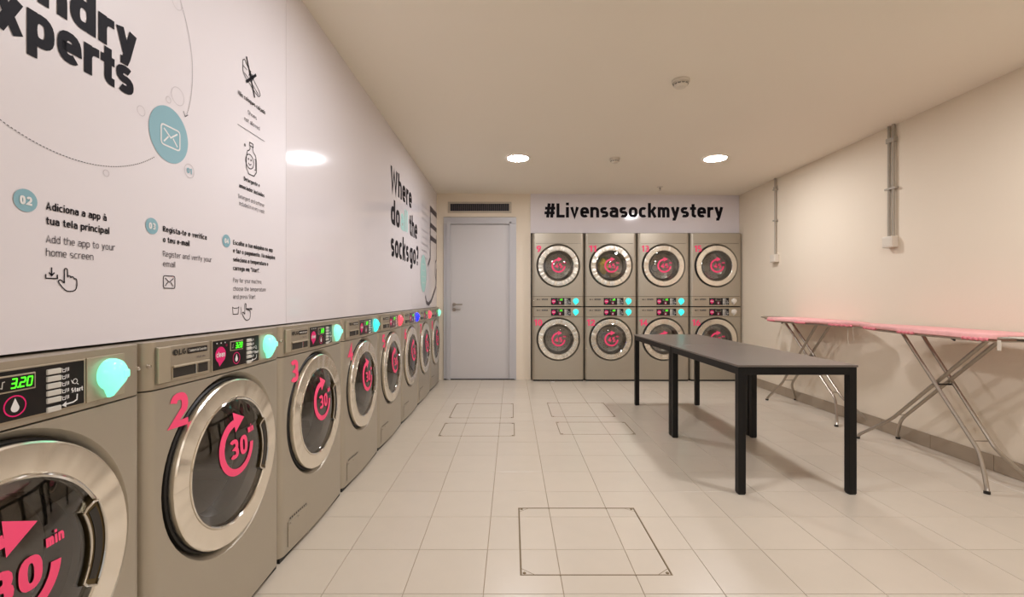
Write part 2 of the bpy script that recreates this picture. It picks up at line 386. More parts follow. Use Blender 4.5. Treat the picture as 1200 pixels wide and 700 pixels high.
for r in range(-17, 16):
    for c in range(-1, 15):
        a0, b0 = TX0+c*PT, TY0+r*PT
        rc = (max(a0, -1.2), min(a0+PT, XR), max(b0, YN), min(b0+PT, YB+.02))
        if rc[1]-rc[0] < .01 or rc[3]-rc[2] < .01: continue
        rects = [rc+((1, 1, 1, 1),)]
        for k, h in enumerate(hatches):
            rects, ins = cut(rects, h); hat_in[k] += ins
        if r < -2:
            for q in rects: tile_mb(far, q[:4])
            continue
        if len(rects) == 1 and all(abs(p-q) < 1e-6 for p, q in zip(rects[0][:4], (a0, a0+PT, b0, b0+PT))):
            if full is None: full = tile_mb(MB(), (-PT/2, PT/2, -PT/2, PT/2)).build('tile', 'tile', fl); o = full
            else: o = full.copy(); COL.objects.link(o)
        else:
            mb = MB()
            for q in rects: tile_mb(mb, (q[0]-a0-PT/2, q[1]-a0-PT/2, q[2]-b0-PT/2, q[3]-b0-PT/2), fl_=q[4])
            if not mb.f: continue
            o = mb.build('tile', 'tile', fl)
        o.location = (a0+PT/2, b0+PT/2, random.uniform(-.0002, .0002))
tag(far.build('tile', 'tile', fl), kind='stuff')
hl = ['large square hatch in the floor nearest the camera, tiled and outlined in brown',
      'tiled floor hatch on the left, farther one, in front of the grey door',
      'tiled floor hatch on the left, nearer and shallower one, washers side',
      'tiled floor hatch on the right, farther one, in front of the stacked dryers',
      'tiled floor hatch on the right, nearer and shallower one, beside the table shadow']
for k, (x0, x1, y0, y1) in enumerate(hatches):
    hx, hy = (x0+x1)/2, (y0+y1)/2
    t = empty('floor_hatch', (hx, hy, 0), label=hl[k], cat='floor hatch')
    e = .0028 if k == 0 else .0022
    fb = MB()
    for q in ((x0-e, x1+e, y0-e, y0+e), (x0-e, x1+e, y1-e, y1+e), (x0-e, x0+e, y0+e, y1-e), (x1-e, x1+e, y0+e, y1-e)):
        fb.box(q[0]-hx, q[1]-hx, q[2]-hy, q[3]-hy, -.006, .0004)
    fb.build('frame', 'joint', t)
    for q in hat_in[k]:
        if q[1]-q[0] < .02 or q[3]-q[2] < .02: continue
        w = (max(q[0], x0+e)-hx, min(q[1], x1-e)-hx, max(q[2], y0+e)-hy, min(q[3], y1-e)-hy)
        tile_mb(MB(), w, .0011).build('tile', 'tile', t)
    s = .05 if k == 0 else .035
    for sx, sy in ((1, 1), (-1, 1), (1, -1), (-1, -1)):
        cx, cy = sx*(x1-x0)/2-sx*e, sy*(y1-y0)/2-sy*e
        m = MB(); A, B_ = (cx-sx*s, cy, .0006), (cx, cy-sy*s*.8, .0006)
        for a, b in ((A, B_),):
            d = Vector(b)-Vector(a); n = Vector((-d.y, d.x, 0)).normalized()*.0014
            m.quad(tuple(Vector(a)-n), tuple(Vector(b)-n), tuple(Vector(b)+n), tuple(Vector(a)+n))
        m.build('corner_joint', 'joint', t)
        m = MB().lathez([(.0001, .002), (.006, .002), (.0075, .0)], cx-sx*.012, cy-sy*.01, 10)
        m.build('lifting_plug', 'joint', t)

# ceiling, walls
cb = MB(); xs = (XW-.1, XR+.1)
for z_ in (0,):
    a, b = xs
    cb.v += [(a, YN-.1, HC(a)), (b, YN-.1, HC(b)), (b, YB+.9, HC(b)), (a, YB+.9, HC(a)), (a, YN-.1, 2.75), (b, YN-.1, 2.75), (b, YB+.9, 2.75), (a, YB+.9, 2.75)]
    cb.f += [(0,1,2,3), (4,7,6,5), (0,4,5,1), (1,5,6,2), (2,6,7,3), (3,7,4,0)]
tag(cb.build('ceiling', 'ceil'), kind='structure')
tag(MB().box(XR, XR+.1, YN-.1, YB+.9, -.1, 2.7).build('wall_right', 'paint'), kind='structure')
wf = MB(); OX0, OX1, OT = -.7, 2.8, 2.35
wf.box(XW-.1, OX0, YN-.1, YN, -.1, 2.7); wf.box(OX1, XR+.1, YN-.1, YN, -.1, 2.7); wf.box(OX0, OX1, YN-.1, YN, OT, 2.7)
tag(wf.build('wall_front', 'paint'), kind='structure')
wn = tag(empty('fill_light_opening', ((OX0+OX1)/2, YN-.05, 0)), kind='structure', label='unseen opening behind the camera, added to let fill light in')  # added opening: lets world light in to brighten ceiling and back wall
for k in range(5):
    x = (OX0-OX1)/2+(OX1-OX0)*k/4; x = min(max(x, (OX0-OX1)/2+.03), (OX1-OX0)/2-.03)
    MB().box(x-.03, x+.03, -.03, .03, 0, OT, .003).build('opening_bar', 'frame', wn)
for z in (.0, OT-.06): MB().box((OX0-OX1)/2, (OX1-OX0)/2, -.028, .028, z, z+.06).build('opening_rail', 'frame', wn)
wl = tag(MB().box(XW-.1, XW, YN-.1, YB+.9, -.1, 2.7).build('wall_left', 'paint'), kind='structure')
# upper glossy panels over the washers, boxed out from the wall
PB = .989
for k, (a, b) in enumerate(((YN, -.62), (-.62, 2.03), (2.03, 4.62), (4.62, YB))):
    m = MB(); g = .0008 if k else 0
    m.v += [(XL(a), a+g, PB), (XL(b), b-g, PB), (XL(b), b-g, 2.54), (XL(a), a+g, 2.54), (XW, a+g, PB), (XW, b-g, PB), (XW, b-g, 2.54), (XW, a+g, 2.54)]
    m.f += [(0,1,2,3), (4,7,6,5), (0,4,5,1), (1,5,6,2), (2,6,7,3), (3,7,4,0)]
    p = m.build('poster_panel', 'panel' if k > 1 else 'panelm', wl)
    if k == 1: P1 = p
    if k == 2: P2 = p
    if k == 3: P3 = p
# back wall: pieces round the dryer niche and the door opening
NX0, NX1, NT = .255, XR, 1.985
DX0, DX1, DT = -.925, .055, 2.205
wb = MB()
wb.box(XW, DX0, YB, YB+.14, 0, 2.7); wb.box(DX1, NX0, YB, YB+.85, 0, 2.7); wb.box(DX0, DX1, YB, YB+.14, DT, 2.7)
wb.box(NX0, NX1, YB, YB+.85, NT, 2.7)
wb = tag(wb.build('wall_back', 'paint'), kind='structure')
MB().box(NX0, NX1, YB+.8, YB+.85, 0, NT).build('niche_lining', 'rubber', wb)
MB().box(NX0-.001, NX0+.004, YB-.004, YB+.8, 0, NT).build('niche_edge', 'rubber', wb)
MB().box(NX0, NX1, YB-.006, YB+.8, NT-.006, NT).build('niche_edge', 'rubber', wb)
sp = MB().box(.25, XR, YB-.012, YB+.001, NT+.002, 2.53).build('sign_panel', 'panel', wb)
# hashtag lettering
x0, x1 = (638-600)*YB/F, (847-600)*YB/F
tm = text('#Livensasockmystery', x0, EYE+(350-255.3)*YB/F, .192, .098, width=x1-x0, space=.075)
tm.move(lambda a, b, c: (a, YB-.0135-b, c)).build('lettering', 'ink', sp)
# right baseboard
bb = tag(MB().box(XR-.006, XR, YN, YB, 0, .1).build('baseboard_right', 'grout'), kind='structure', label='taupe tiled skirting along the right wall')
y = 2.903-.441*8
while y < YB-.01:
    a, b = max(y, YN), min(y+.441, YB)
    MB().box(XR-.012, XR-.004, a+.0015, b-.0015, .002, .102).build('baseboard_tile', 'base', bb); y += .441

# door
d = tag(empty('door_1', (-.435, YB, 0)), kind='structure', label='plain pale grey flush door in a wide grey frame')
ox = .435
def bx(name, m, x0, x1, y0, y1, z0, z1, par, bev=.002): return MB().box(x0+ox, x1+ox, y0, y1, z0, z1, bev).build(name, m, par)
bx('door_leaf', 'door', -.835, -.03, .012, .055, .008, 2.105, d)
bx('frame_jamb', 'frame', -.925, -.832, -.018, .1, 0, 2.107, d, .001); bx('frame_jamb', 'frame', -.028, .058, -.018, .1, 0, 2.107, d, .001)
bx('frame_head', 'frame', -.925, .058, -.018, .1, 2.108, 2.2, d)
bx('frame_stop', 'frame', -.885, -.832, -.03, -.01, 0, 2.135, d, .001); bx('frame_stop', 'frame', -.034, -.012, -.026, -.01, 0, 2.135, d, .001)
bx('frame_stop', 'frame', -.885, -.012, -.026, -.01, 2.115, 2.14, d, .001)
bx('threshold', 'rubber', -.92, .05, -.02, .09, -.003, .006, d, .001)
for hx in (-.89, -.005): bx('kick_block', 'rubber', hx-.035, hx+.035, -.03, -.016, .002, .014, d, .001)
hz = EYE+(350-357)*YB/F
hp = MB().lathe([(.0001, .0), (.024, .0), (.024, .008), (.0001, .008)], -.785+ox, hz, 20).move(lambda a, b, c: (a, b+.012, c)).build('handle_rose', 'tube', d, True)
lv = MB().tube([(-.785+ox, .005, hz), (-.785+ox, -.04, hz), (-.775+ox, -.045, hz), (-.67+ox, -.045, hz)], .009).build('handle', 'tube', d, True)
MB().lathe([(.0001, .0), (.024, .0), (.024, .007), (.0001, .007)], -.785+ox, hz-.07, 20).move(lambda a, b, c: (a, b+.012, c)).build('lock_rose', 'tube', d, True)
MB().tube([(-.785+ox, .0, hz-.07), (-.74+ox, -.012, hz-.07), (-.70+ox, -.012, hz-.072)], .005).build('key', 'tube', d, True)
# vent grille over the door
v = empty('ventilation_grille', (-.438, YB, 2.335), label='horizontal louvred air grille set in the wall above the grey door', cat='air vent')
vw, vh = .43, .062
m = MB()
for q in ((-vw, vw, -vh-.012, -vh+.012), (-vw, vw, vh-.012, vh+.012), (-vw, -vw+.03, -vh+.012, vh-.012), (vw-.03, vw, -vh+.012, vh-.012)): m.box(q[0], q[1], -.012, .0, q[2], q[3])
m.build('frame', 'vent', v)
MB().box(-vw+.02, vw-.02, -.002, .0, -vh, vh).build('backing', 'rubber', v)
m = MB()
for k in range(30):
    x = -vw+.04+k*(2*vw-.08)/29
    m.quad((x-.006, -.009, -vh+.012), (x+.004, -.003, -vh+.012), (x+.004, -.003, vh-.012), (x-.006, -.009, vh-.012))
tag(m.build('louvre_blades', 'inkl', v), kind='stuff')

# ------------------------------------------------------------------ downlights
def downlight(x, y, label):
    z = HC(x)
    t = empty('ceiling_downlight', (x, y, z), label=label, cat='ceiling light')
    MB().lathez([(.104, -.001), (.106, -.006), (.118, -.006), (.125, 0)], n=40).build('trim_ring', 'plast', t, True)
    MB().poly([(.105*cos(-2*pi*k/40), .105*sin(-2*pi*k/40), -.004) for k in range(40)]).build('diffuser', 'diff', t)
downlight(.06, 4.61, 'round recessed downlight glowing in the ceiling on the door side')
downlight(2.035, 4.57, 'round recessed downlight glowing in the ceiling on the right wall side')
for y in (1.9, -1.8):
    for x in (.06, 2.035): downlight(x, y, 'round ceiling downlight out of view %s, on the %s side' % ('just above the picture' if y > 0 else 'behind the camera', 'washers' if x < 1 else 'ironing board'))
def detector(x, y, r, label, name='smoke_detector'):
    z = HC(x); t = empty(name, (x, y, z), label=label, cat='detector')
    MB().lathez([(r*1.0, 0), (r, -.012), (r*.92, -.018)], n=28).build('base_plate', 'plast', t, True)
    MB().lathez([(r*.86, -.016), (r*.86, -.03), (r*.6, -.046), (.0001, -.05)], n=28).build('sensor_head', 'plast', t, True)
    m = MB()
    for k in range(12):
        a = 2*pi*k/12; c_, s_ = cos(a), sin(a); rr = r*.87
        p = lambda w, q: (c_*q-s_*w, s_*q+c_*w)
        A, B_ = p(-r*.16, rr), p(r*.16, rr)
        m.quad((A[0], A[1], -.028), (B_[0], B_[1], -.028), (B_[0]*.93, B_[1]*.93, -.034), (A[0]*.93, A[1]*.93, -.034))
    m.build('sensor_slots', 'rubber', t)
detector(1.09, 2.95, .055, 'larger white smoke detector on the ceiling nearer the camera')
detector(1.035, 4.6, .05, 'small white ceiling detector between the two glowing downlights')
t = empty('ceiling_sprinkler', (1.865, 5.75, HC(1.865)), label='tiny ceiling sprinkler nozzle near the lettering on the back wall', cat='sprinkler')
MB().lathez([(.04, 0), (.038, -.005), (.012, -.007)], n=20).build('escutcheon', 'plast', t, True)
MB().lathez([(.012, -.006), (.012, -.022), (.004, -.03), (.004, -.038), (.018, -.04), (.0001, -.042)], n=14).build('nozzle', 'conduit', t, True)

# conduits on the right wall
def conduit(yc, offs, z0, clips, bw, label, boxlabel):
    zt = HC(XR)
    t = empty('cable_conduit', (XR, yc, z0), label=label, cat='conduit')
    for dy in offs:
        MB().tube([(-.018, dy, .04), (-.018, dy, zt-z0)], .011, 10).build('pipe', 'conduit', t, True)
    for c in clips:
        MB().box(-.034, 0, min(offs)-.03, max(offs)+.03, c-.008, c+.008, .002).build('clip', 'conduit', t)
    MB().box(-.032, 0, min(offs)-.018, max(offs)+.018, zt-z0-.14, zt-z0-.1, .002).build('coupling', 'conduit', t)
    b = MB().box(-.055, 0, -bw/2, bw/2, -.045, .045, .006).build('junction_box', 'plast', t)
    MB().box(-.057, -.053, -bw/2+.01, bw/2-.01, -.035, .035, .002).build('box_cover', 'plast', b)
conduit(5.3, (0,), 1.565, (.44, .8), .10, 'thin single conduit with a small socket box, near the dryers on the right wall', '')
conduit(3.68, (-.022, .022), 1.555, (.43,), .10, 'thicker double conduit with a socket box, above the gap between the ironing boards', '')

# ------------------------------------------------------------------ laundry machines (local frame: front faces -Y, origin at floor, front centre)
HW = .343; FL = .300
def wv(x):                                   # how far the bowed front stands back from its centre line
    a = abs(x)
    if a <= .305: return .010*(a/.305)**2
    t = min(1, (a-.305)/(HW-.305)); return .010+.036*(1-math.sqrt(max(0, 1-t*t)))
def bend(mb): return mb.move(lambda x, y, z: (x, y+wv(x), z))
def decal(mb, d=.0012): return mb.move(lambda x, y, z: (x, wv(x)-d-y, z))
SX = [.300, .305, .315, .325, .333, .339, .343]
def front_patch(z0, z1, cz, hole):
    mb = MB(); n = 64
    angs = sorted(set([round(2*pi*k/n, 6) for k in range(n)]+[round(atan2(zz-cz, xx) % (2*pi), 6) for xx in (FL, -FL) for zz in (z0, z1)]))
    def edge(a):
        c, s_ = cos(a), sin(a); t = 9
        if abs(c) > 1e-9: t = min(t, FL/abs(c))
        if s_ > 1e-9: t = min(t, (z1-cz)/s_)
        if s_ < -1e-9: t = min(t, (z0-cz)/s_)
        return t
    K = None
    for a in angs:
        e = edge(a); r1 = min(.293, e-.001)
        prof = [(hole, -.10), (hole, -.038), (.272, -.034), (.276, -.028), (r1-.003, -.0035), (r1, 0)]+[(r1+(e-r1)*q, 0) for q in (.33, .66, 1)]
        K = len(prof)
        for r, dd in prof: mb.v.append((r*cos(a), -dd, cz+r*sin(a)))
    N = len(angs)
    for j in range(N):
        j2 = (j+1) % N
        for q in range(K-1): mb.f.append((j*K+q, j*K+q+1, j2*K+q+1, j2*K+q))
    return bend(mb)
def shell_sides(mb, z0, z1, depth=.64, back=True):
    nz = 1
    for sgn in (1, -1):
        for a, b in zip(SX, SX[1:]):
            mb.quad((sgn*a, wv(a), z0), (sgn*b, wv(b), z0), (sgn*b, wv(b), z1), (sgn*a, wv(a), z1))
        mb.quad((sgn*HW, wv(HW), z0), (sgn*HW, depth, z0), (sgn*HW, depth, z1), (sgn*HW, wv(HW), z1))
    outline = [(-x, wv(x)) for x in reversed(SX)]+[(-FL+2*FL*k/16, wv(-FL+2*FL*k/16)) for k in range(1, 16)]+[(x, wv(x)) for x in SX]+[(HW, depth), (-HW, depth)]
    mb.poly([(x, y, z1) for x, y in outline]); mb.poly([(x, y, z0) for x, y in reversed(outline)])
    if back: mb.quad((-HW, depth, z0), (HW, depth, z0), (HW, depth, z1), (-HW, depth, z1))
    return mb
def band(z0, z1):                            # curved strip front for |x|<FL
    mb = MB(); n = 16
    for k in range(n):
        a, b = -FL+2*FL*k/n, -FL+2*FL*(k+1)/n
        mb.quad((a, wv(a), z0), (b, wv(b), z0), (b, wv(b), z1), (a, wv(a), z1))
    return mb
def bubble(cx, cz, r, n=22):                 # speech-balloon outline, tail pointing down
    pts = []
    for k in range(n+1):
        a = radians(-62+(304)*k/n); pts.append((cx+r*cos(a), cz+r*sin(a)))
    pts.append((cx-r*.22, cz-r*1.42)); return pts
def dome_lamp(cx, cz, r, par, m):
    mb = MB(); P = bubble(cx, cz, r); rings = [(1.0, .0), (1.0, .010), (.93, .018), (.75, .025), (.4, .031)]
    n = len(P); i = 0
    for s_, dd in rings:
        for x, z in P: mb.v.append((cx+(x-cx)*s_, -dd, cz+(z-cz)*s_))
    for k in range(len(rings)-1):
        for j in range(n): mb.f.append((k*n+j, k*n+(j+1) % n, (k+1)*n+(j+1) % n, (k+1)*n+j))
    mb.f.append(tuple((len(rings)-1)*n+j for j in range(n)))
    o = bend(mb).build('status_lamp', m, par, True, 50)
    return o
def dome_d(rho, R=.2): return .000+.024*(1-(min(rho, R)/R)**2)
def sticker(cz, dcz, word, par):             # circular arrow, number and 'min' on the door glass
    def put(mb, mt, name):
        mb.move(lambda x, y, z: (x, wv(0)-dome_d(hypot(x, z-dcz))-.0025-y, z)); return mb.build(name, mt, par)
    R = .082; h = .0115
    arc = [(R*cos(radians(a)), cz+R*sin(radians(a))) for a in range(-4, -269, -7)]
    mb = MB().ribbon(arc, h)
    e = arc[-1]; a = radians(-268)
    mb.poly([(x, 0, z) for x, z in ((-.010, cz+R-.032), (.050, cz+R+.006), (-.010, cz+R+.034))])
    o = put(mb, 'pink', 'arrow_sticker')
    t = text(word, 0, cz-.034, .064, .105, width=.098, center=True); t.move(lambda x, y, z: (x+.004, y, z))
    put(t, 'pink', 'number_sticker')
    t = text('min', .062, cz+.028, .024, .12, width=.04); put(t, 'pink', 'min_sticker')
    return o
def door(par, cz, handle=True):
    r = MB().lathe([(.262, -.026), (.274, -.030), (.2745, -.016), (.270, -.012)], 0, cz, 72).build('gap_shade_ring', 'rubber', par, True)  # black ring paints the shade in the gap round the door
    ring = MB().lathe([(.264, -.022), (.269, -.002), (.2685, .006), (.265, .0100), (.261, .0105), (.210, .0085), (.206, .006), (.202, .000), (.200, -.012)], 0, cz, 72).build('door_ring', 'chrome', par, True, 28)
    lip = MB().lathe([(.207, .006), (.207, .0105), (.204, .0120), (.200, .009), (.199, -.002)], 0, cz, 72).build('inner_rim', 'polish', ring, True)
    prof = [(.2*k/8, dome_d(.2*k/8)) for k in range(0, 9)]; prof[0] = (.0005, prof[0][1])
    g = MB().lathe(prof, 0, cz, 48).build('door_glass', 'glass', par, True)
    MB().lathe([(.2, -.012), (.19, -.018), (.172, -.03), (.165, -.06), (.17, -.09)], 0, cz, 48).build('door_gasket', 'gasket', par, True)
    MB().lathe([(.17, -.085), (.235, -.10), (.24, -.36), (.2, -.38), (.06, -.37), (.05, -.35), (.0005, -.35)], 0, cz, 40).build('drum', 'drum', par, True)
    lf = MB(); ho = MB()
    for k in range(3):
        q = radians(90+120*k)
        for w0, w1 in ((-.03, 0), (0, .03)):
            p0 = lambda w, r_: (r_*cos(q)-w*sin(q), cz+r_*sin(q)+w*cos(q))
            A, B_ = p0(w0, .236 if w0 else .19), p0(w1, .236 if w1 else .19)
            lf.quad((A[0], .12, A[1]), (B_[0], .12, B_[1]), (B_[0], .36, B_[1]), (A[0], .36, A[1]))
    lf.build('drum_lifters', 'strip', par)
    for rr, nn in ((.08, 10), (.115, 14), (.15, 18), (.185, 22)):
        for k in range(nn):
            q = 2*pi*k/nn; ho.disc(rr*cos(q), cz+rr*sin(q), .0055, n=6)
    ho.move(lambda x, y, z: (x, .362, z)); tag(ho.build('drum_holes', 'dark', par), kind='stuff')
    if handle:
        a = [radians(-28+56*k/10) for k in range(11)]; ro, ri = .205, .168
        out = [(ro*cos(q), cz+ro*sin(q)) for q in a]+[(ri*cos(q), cz+ri*sin(q)) for q in reversed(a)]
        hd = MB().prism(out, .01, -.012).build('door_handle', 'bronze', par)
        ro2 = chaikin([(x, -.014, z) for x, z in out]+[(out[0][0], -.014, out[0][1])], 1)
        MB().tube(ro2[:-1], .0028, 6, True).build('handle_rim', 'polish', hd, True)
        inn = [(.196*cos(q*.86), cz+.196*sin(q*.86)) for q in a]+[(.178*cos(q*.86), cz+.178*sin(q*.86)) for q in reversed(a)]
        MB().prism(inn, -.010, -.0135).build('finger_recess', 'dark', hd)
    return ring
SEG = {'0': 'abcdef', '1': 'bc', '2': 'abged', '3': 'abgcd', '4': 'fgbc', '5': 'afgcd', '6': 'afgecd', '7': 'abc', '8': 'abcdefg', '9': 'abfgcd'}
def sevenseg(s, x, z, H):
    mb = MB(); w = H*.5; t = H*.075; sk = .15
    for ch in s:
        if ch == '.': mb.poly([(x-1.4*t, 0, z-t), (x+.8*t, 0, z-t), (x+.8*t, 0, z+1.4*t), (x-1.4*t, 0, z+1.4*t)]); x += H*.14; continue
        P = {'a': ((0, H), (w, H)), 'b': ((w, H), (w, H/2)), 'c': ((w, H/2), (w, 0)), 'd': ((0, 0), (w, 0)), 'e': ((0, H/2), (0, 0)), 'f': ((0, H), (0, H/2)), 'g': ((0, H/2), (w, H/2))}
        for q in SEG[ch]:
            (a, b), (c, d_) = P[q]
            mb.ribbon([(x+a+b*sk, z+b), (x+c+d_*sk, z+d_)], t)
        x += H*.78
    return mb
def controls(par, z0, lamp, led, txt, drawer):
    """display panel, buttons, lamp and left-hand fittings on the control band that starts at height z0 (band .125 high)"""
    zc = z0+.0625
    fr = bend(MB().box(-.102, .168, -.0035, .0, z0+.012, z0+.111, .001)).build('display_panel', 'strip', par)
    nb = MB()
    for k in range(8):
        a, b = -.098+k*.0327, -.098+(k+1)*.0327
        nb.quad((a, 0, z0+.015), (b, 0, z0+.015), (b, 0, z0+.108), (a, 0, z0+.108))
    decal(nb, .0042).build('black_face', 'black', fr)
    def dp(mb, mt, name, d_=.0048): return decal(mb, d_).build(name, mt, fr)
    # pink balloon with the word, small marks over it
    b = bubble(-.062, z0+.062, .026); dp(MB().poly([(x, 0, z) for x, z in b]), 'magenta', 'balloon_print')
    dp(text('clean', -.062, z0+.055, .017, .09, width=.041, center=True), 'white', 'lettering', .0053)
    dp(MB().ring(-.032, z0+.09, .003, .0005), 'magenta', 'registered_mark')
    mk = MB()
    for k in range(3): mk.rect(-.082+k*.02, -.077+k*.02, z0+.098, z0+.1015)
    dp(mk, 'white', 'status_marks')
    # screen
    sc = bend(MB().box(-.014, .058, -.0065, -.003, z0+.068, z0+.1, .001)).build('screen_frame', 'strip', fr)
    decal(MB().rect(-.011, .055, z0+.071, z0+.097), .0072).build('screen', 'black', sc)
    decal(sevenseg(txt, .012, z0+.076, .0165), .0078).build('digits', 'led' if led else 'ledoff', sc)
    decal(MB().ribbon([(-.006, z0+.079), (-.003, z0+.078), (-.002, z0+.089), (.002, z0+.090)], .0008), .0078).build('drop_icon', 'button', sc)
    # pink ring with white drop
    dp(MB().ring(.022, z0+.041, .019, .0013), 'magenta', 'ring_print')
    dr = [(.022+.0075*cos(radians(a)), z0+.037+.0075*sin(radians(a))) for a in range(150, 391, 20)]+[(.022, z0+.056)]
    dp(MB().poly([(x, 0, z) for x, z in dr]), 'white', 'drop_print')
    # buttons
    for k in range(6):
        zz = z0+.094-k*.0145-(.004 if k == 5 else 0)
        bend(MB().box(.080, .109, -.008, -.003, zz-.005, zz+.006, .0015)).build('button', 'button', fr)
    ic = MB()
    for k in range(5):
        zz = z0+.094-k*.0145
        ic.ribbon([(.113, zz+.004), (.114, zz-.004), (.120, zz-.004), (.121, zz+.004)], .0007)
        ic.ribbon([(.1145, zz+.001), (.1195, zz+.001)], .0006); ic.rect(.1235, .125, zz-.004, zz+.004); ic.rect(.1265, .128, zz-.003, zz+.004)
    dp(ic, 'white', 'programme_icons')
    dp(text('Start', .133, z0+.043, .010, .11, width=.027), 'white', 'lettering')
    ar = MB().ribbon([(.147, z0+.038), (.146, z0+.026), (.138, z0+.0225), (.122, z0+.0215)], .0014)
    ar.poly([(.112, 0, z0+.021), (.122, 0, z0+.0155), (.122, 0, z0+.0275)])
    dp(ar, 'white', 'arrow_print')
    hd = MB().ring(.142, z0+.066, .005, .0007); hd.ribbon([(.137, z0+.062), (.133, z0+.07)], .0008); hd.ribbon([(.146, z0+.061), (.15, z0+.058)], .0008)
    dp(hd, 'white', 'hand_print')
    # lamp on a small brushed plate
    pl = bend(MB().box(.172, .276, -.003, .0, z0+.012, z0+.111, .001)).build('lamp_plate', 'strip', par)
    lo = dome_lamp(.233, z0+.066, .037, par, lamp)
    bend(MB().box(.238, .256, -.034, -.022, z0+.056, z0+.076, .004)).build('lamp_window', lamp, lo)
    # screws
    for sx in (-1, 1):
        s_ = MB().lathe([(.0005, .006), (.005, .005), (.0065, .0)], sx*.327, zc+.002, 12)
        s_.move(lambda x, y, z: (x, y+wv(abs(sx)*.327), z)).build('screw', 'polish', par, True)
    if drawer:
        dw = bend(MB().box(-.312, -.112, -.004, .0, z0+.012, z0+.113, .003)).build('detergent_drawer', 'fascia', par)
        bend(MB().box(-.312, -.272, -.009, -.003, z0+.014, z0+.111, .002)).build('pull_strip', 'strip', dw)
        bend(MB().box(-.262, -.120, -.0052, -.003, z0+.018, z0+.056, .001)).build('slot_frame', 'strip', dw)
        decal(MB().rect(-.259, -.123, z0+.022, z0+.052), .0056).build('slot', 'dark', dw)
        bend(MB().box(-.262, -.120, -.012, -.004, z0+.05, z0+.056, .002)).build('slot_lip', 'strip', dw)
        bend(MB().box(-.176, -.168, -.0085, -.004, z0+.022, z0+.054, .001)).build('slot_pin', 'polish', dw)
        lx, sz = -.258, .016
        lz = z0+.084
    else:
        dw = par; lx, sz, lz = -.285, .012, z0+.08
    lg = MB().disc(lx+.008, lz+sz/2, .0085); decal(lg, .0052).build('logo_disc', 'dark', dw)
    decal(MB().ribbon([(lx+.008, lz+.012), (lx+.008, lz+.005), (lx+.012, lz+.005)], .0007), .0056).build('logo_mark', 'strip', dw)
    decal(text('LG', lx+.02, lz, sz, .1, width=.026), .0052).build('lettering', 'dark', dw)
    bx0 = -.205 if drawer else -.22
    decal(MB().rect(bx0, bx0+.08, lz-.001, lz+.016), .0052).build('name_label', 'black', dw)
    decal(text('Commercial Laundry', bx0+.004, lz+.004, .008, .09, width=.072), .0058).build('lettering', 'button', dw)
    if drawer: decal(blurred_words(-.17, z0+.066, .036, .008, 5), .0052).build('small_print', 'inkl', dw)
def number(s, x, z, hgt, w, par):
    decal(text(s, x, z, hgt, .105, width=w, space=.1), .0015).build('number_sticker', 'pink', par)
def machine(kind, word, num, lamp, led, txt, name):
    t = empty(name)
    if kind == 'upper':
        a0, a1, s0, cz, f0 = .146, .983, .849, .55, .016
        body = front_patch(a0, .845, cz, .196); body2 = band(.849, .983)
        shell_sides(body2, a0, .983); f = band(.014, .142); shell_sides(f, .012, .142)
        for mb_ in (body,): body2.f += [tuple(i+len(body2.v) for i in q) for q in mb_.f]; body2.v += mb_.v
        for k in range(1): body2.v += []
        body2.build('body', 'shell', t, True, 30)
    else:
        cz, f0 = .559, .857
        body = front_patch(.022, .853, cz, .196)
        b2 = MB(); shell_sides(b2, .022, .853)
        b2.f += [tuple(i+len(b2.v) for i in q) for q in body.f]; b2.v += body.v
        b2.build('body', 'shell', t, True, 30)
        f = band(.857, .983); shell_sides(f, .857, .983)
        MB().box(-.33, .33, .02, .62, .0, .022).build('plinth', 'rubber', t)
    f.build('control_fascia', 'fascia', t, True, 30)
    z0a, z0b = (.142, .146) if kind == 'upper' else (.853, .857)
    MB().box(-.335, .335, .045, .6, z0a-.001, z0b+.001).build('seam_strip', 'rubber', t)
    if kind == 'upper': MB().box(-.335, .335, .045, .6, .0, .014).build('seam_strip', 'rubber', t)
    door(t, cz, kind == 'washer')
    ring_c = cz+(.022 if num == '1' else .045) if kind == 'washer' else cz+.0
    sticker(ring_c, cz, word, t)
    controls(t, f0, lamp, led, txt, kind == 'washer')
    if kind == 'washer':
        number(num, -.265, .735, .098, .066 if num != '1' else .03, t)
        h = bend(MB().box(-.285, -.115, -.003, .0, .045, .15, .002)).build('access_hatch', 'shell', t)
        for q in ((-.285, -.283, .045, .15), (-.117, -.115, .045, .15)): decal(MB().rect(*q), .0036).build('hatch_edge', 'strip', h)
        m = MB()
        for k in range(9): m.rect(-.27+k*.017, -.262+k*.017, .155, .163)
        decal(m, .0012).build('vent_slots', 'dark', h)
        for x in (-.272, -.205): bend(MB().box(x-.004, x+.004, -.007, -.003, .136, .143, .002)).build('hatch_screw', 'polish', h)
    elif kind == 'lower':
        number(num, -.318, .737, .085, .105, t)
        k_ = band(.1465, .1485); k_.move(lambda x, y, z: (x, y-.0012, z)).build('kick_seam', 'strip', t)
    else:
        number(num, -.29, .735, .085, .065 if len(num) == 1 else .095, t)
        k_ = band(.846, .8485); k_.move(lambda x, y, z: (x, y-.0008, z)).build('kick_seam', 'dark', t)
    return t
lamps = ['l_mint', 'l_mint', 'l_mint', 'l_cyan', 'l_red', 'l_blue', 'l_red', 'l_mint']
lname = ['mint green', 'mint green', 'mint green', 'cyan', 'red', 'blue', 'red', 'small green']
where = ['nearest the camera, cut off by the left edge', 'second from the camera in the left row', 'third from the camera in the left row',
         'fourth from the camera, with a cyan lamp', 'fifth from the camera, nearer of the two red lamps', 'with the only blue lamp, sixth in the left row',
         'seventh in the row, farther of the two red lamps', 'last in the row, beside the grey door']
CY = [.835, 1.528, 2.22, 2.92, 3.62, 4.32, 5.02, 5.72]
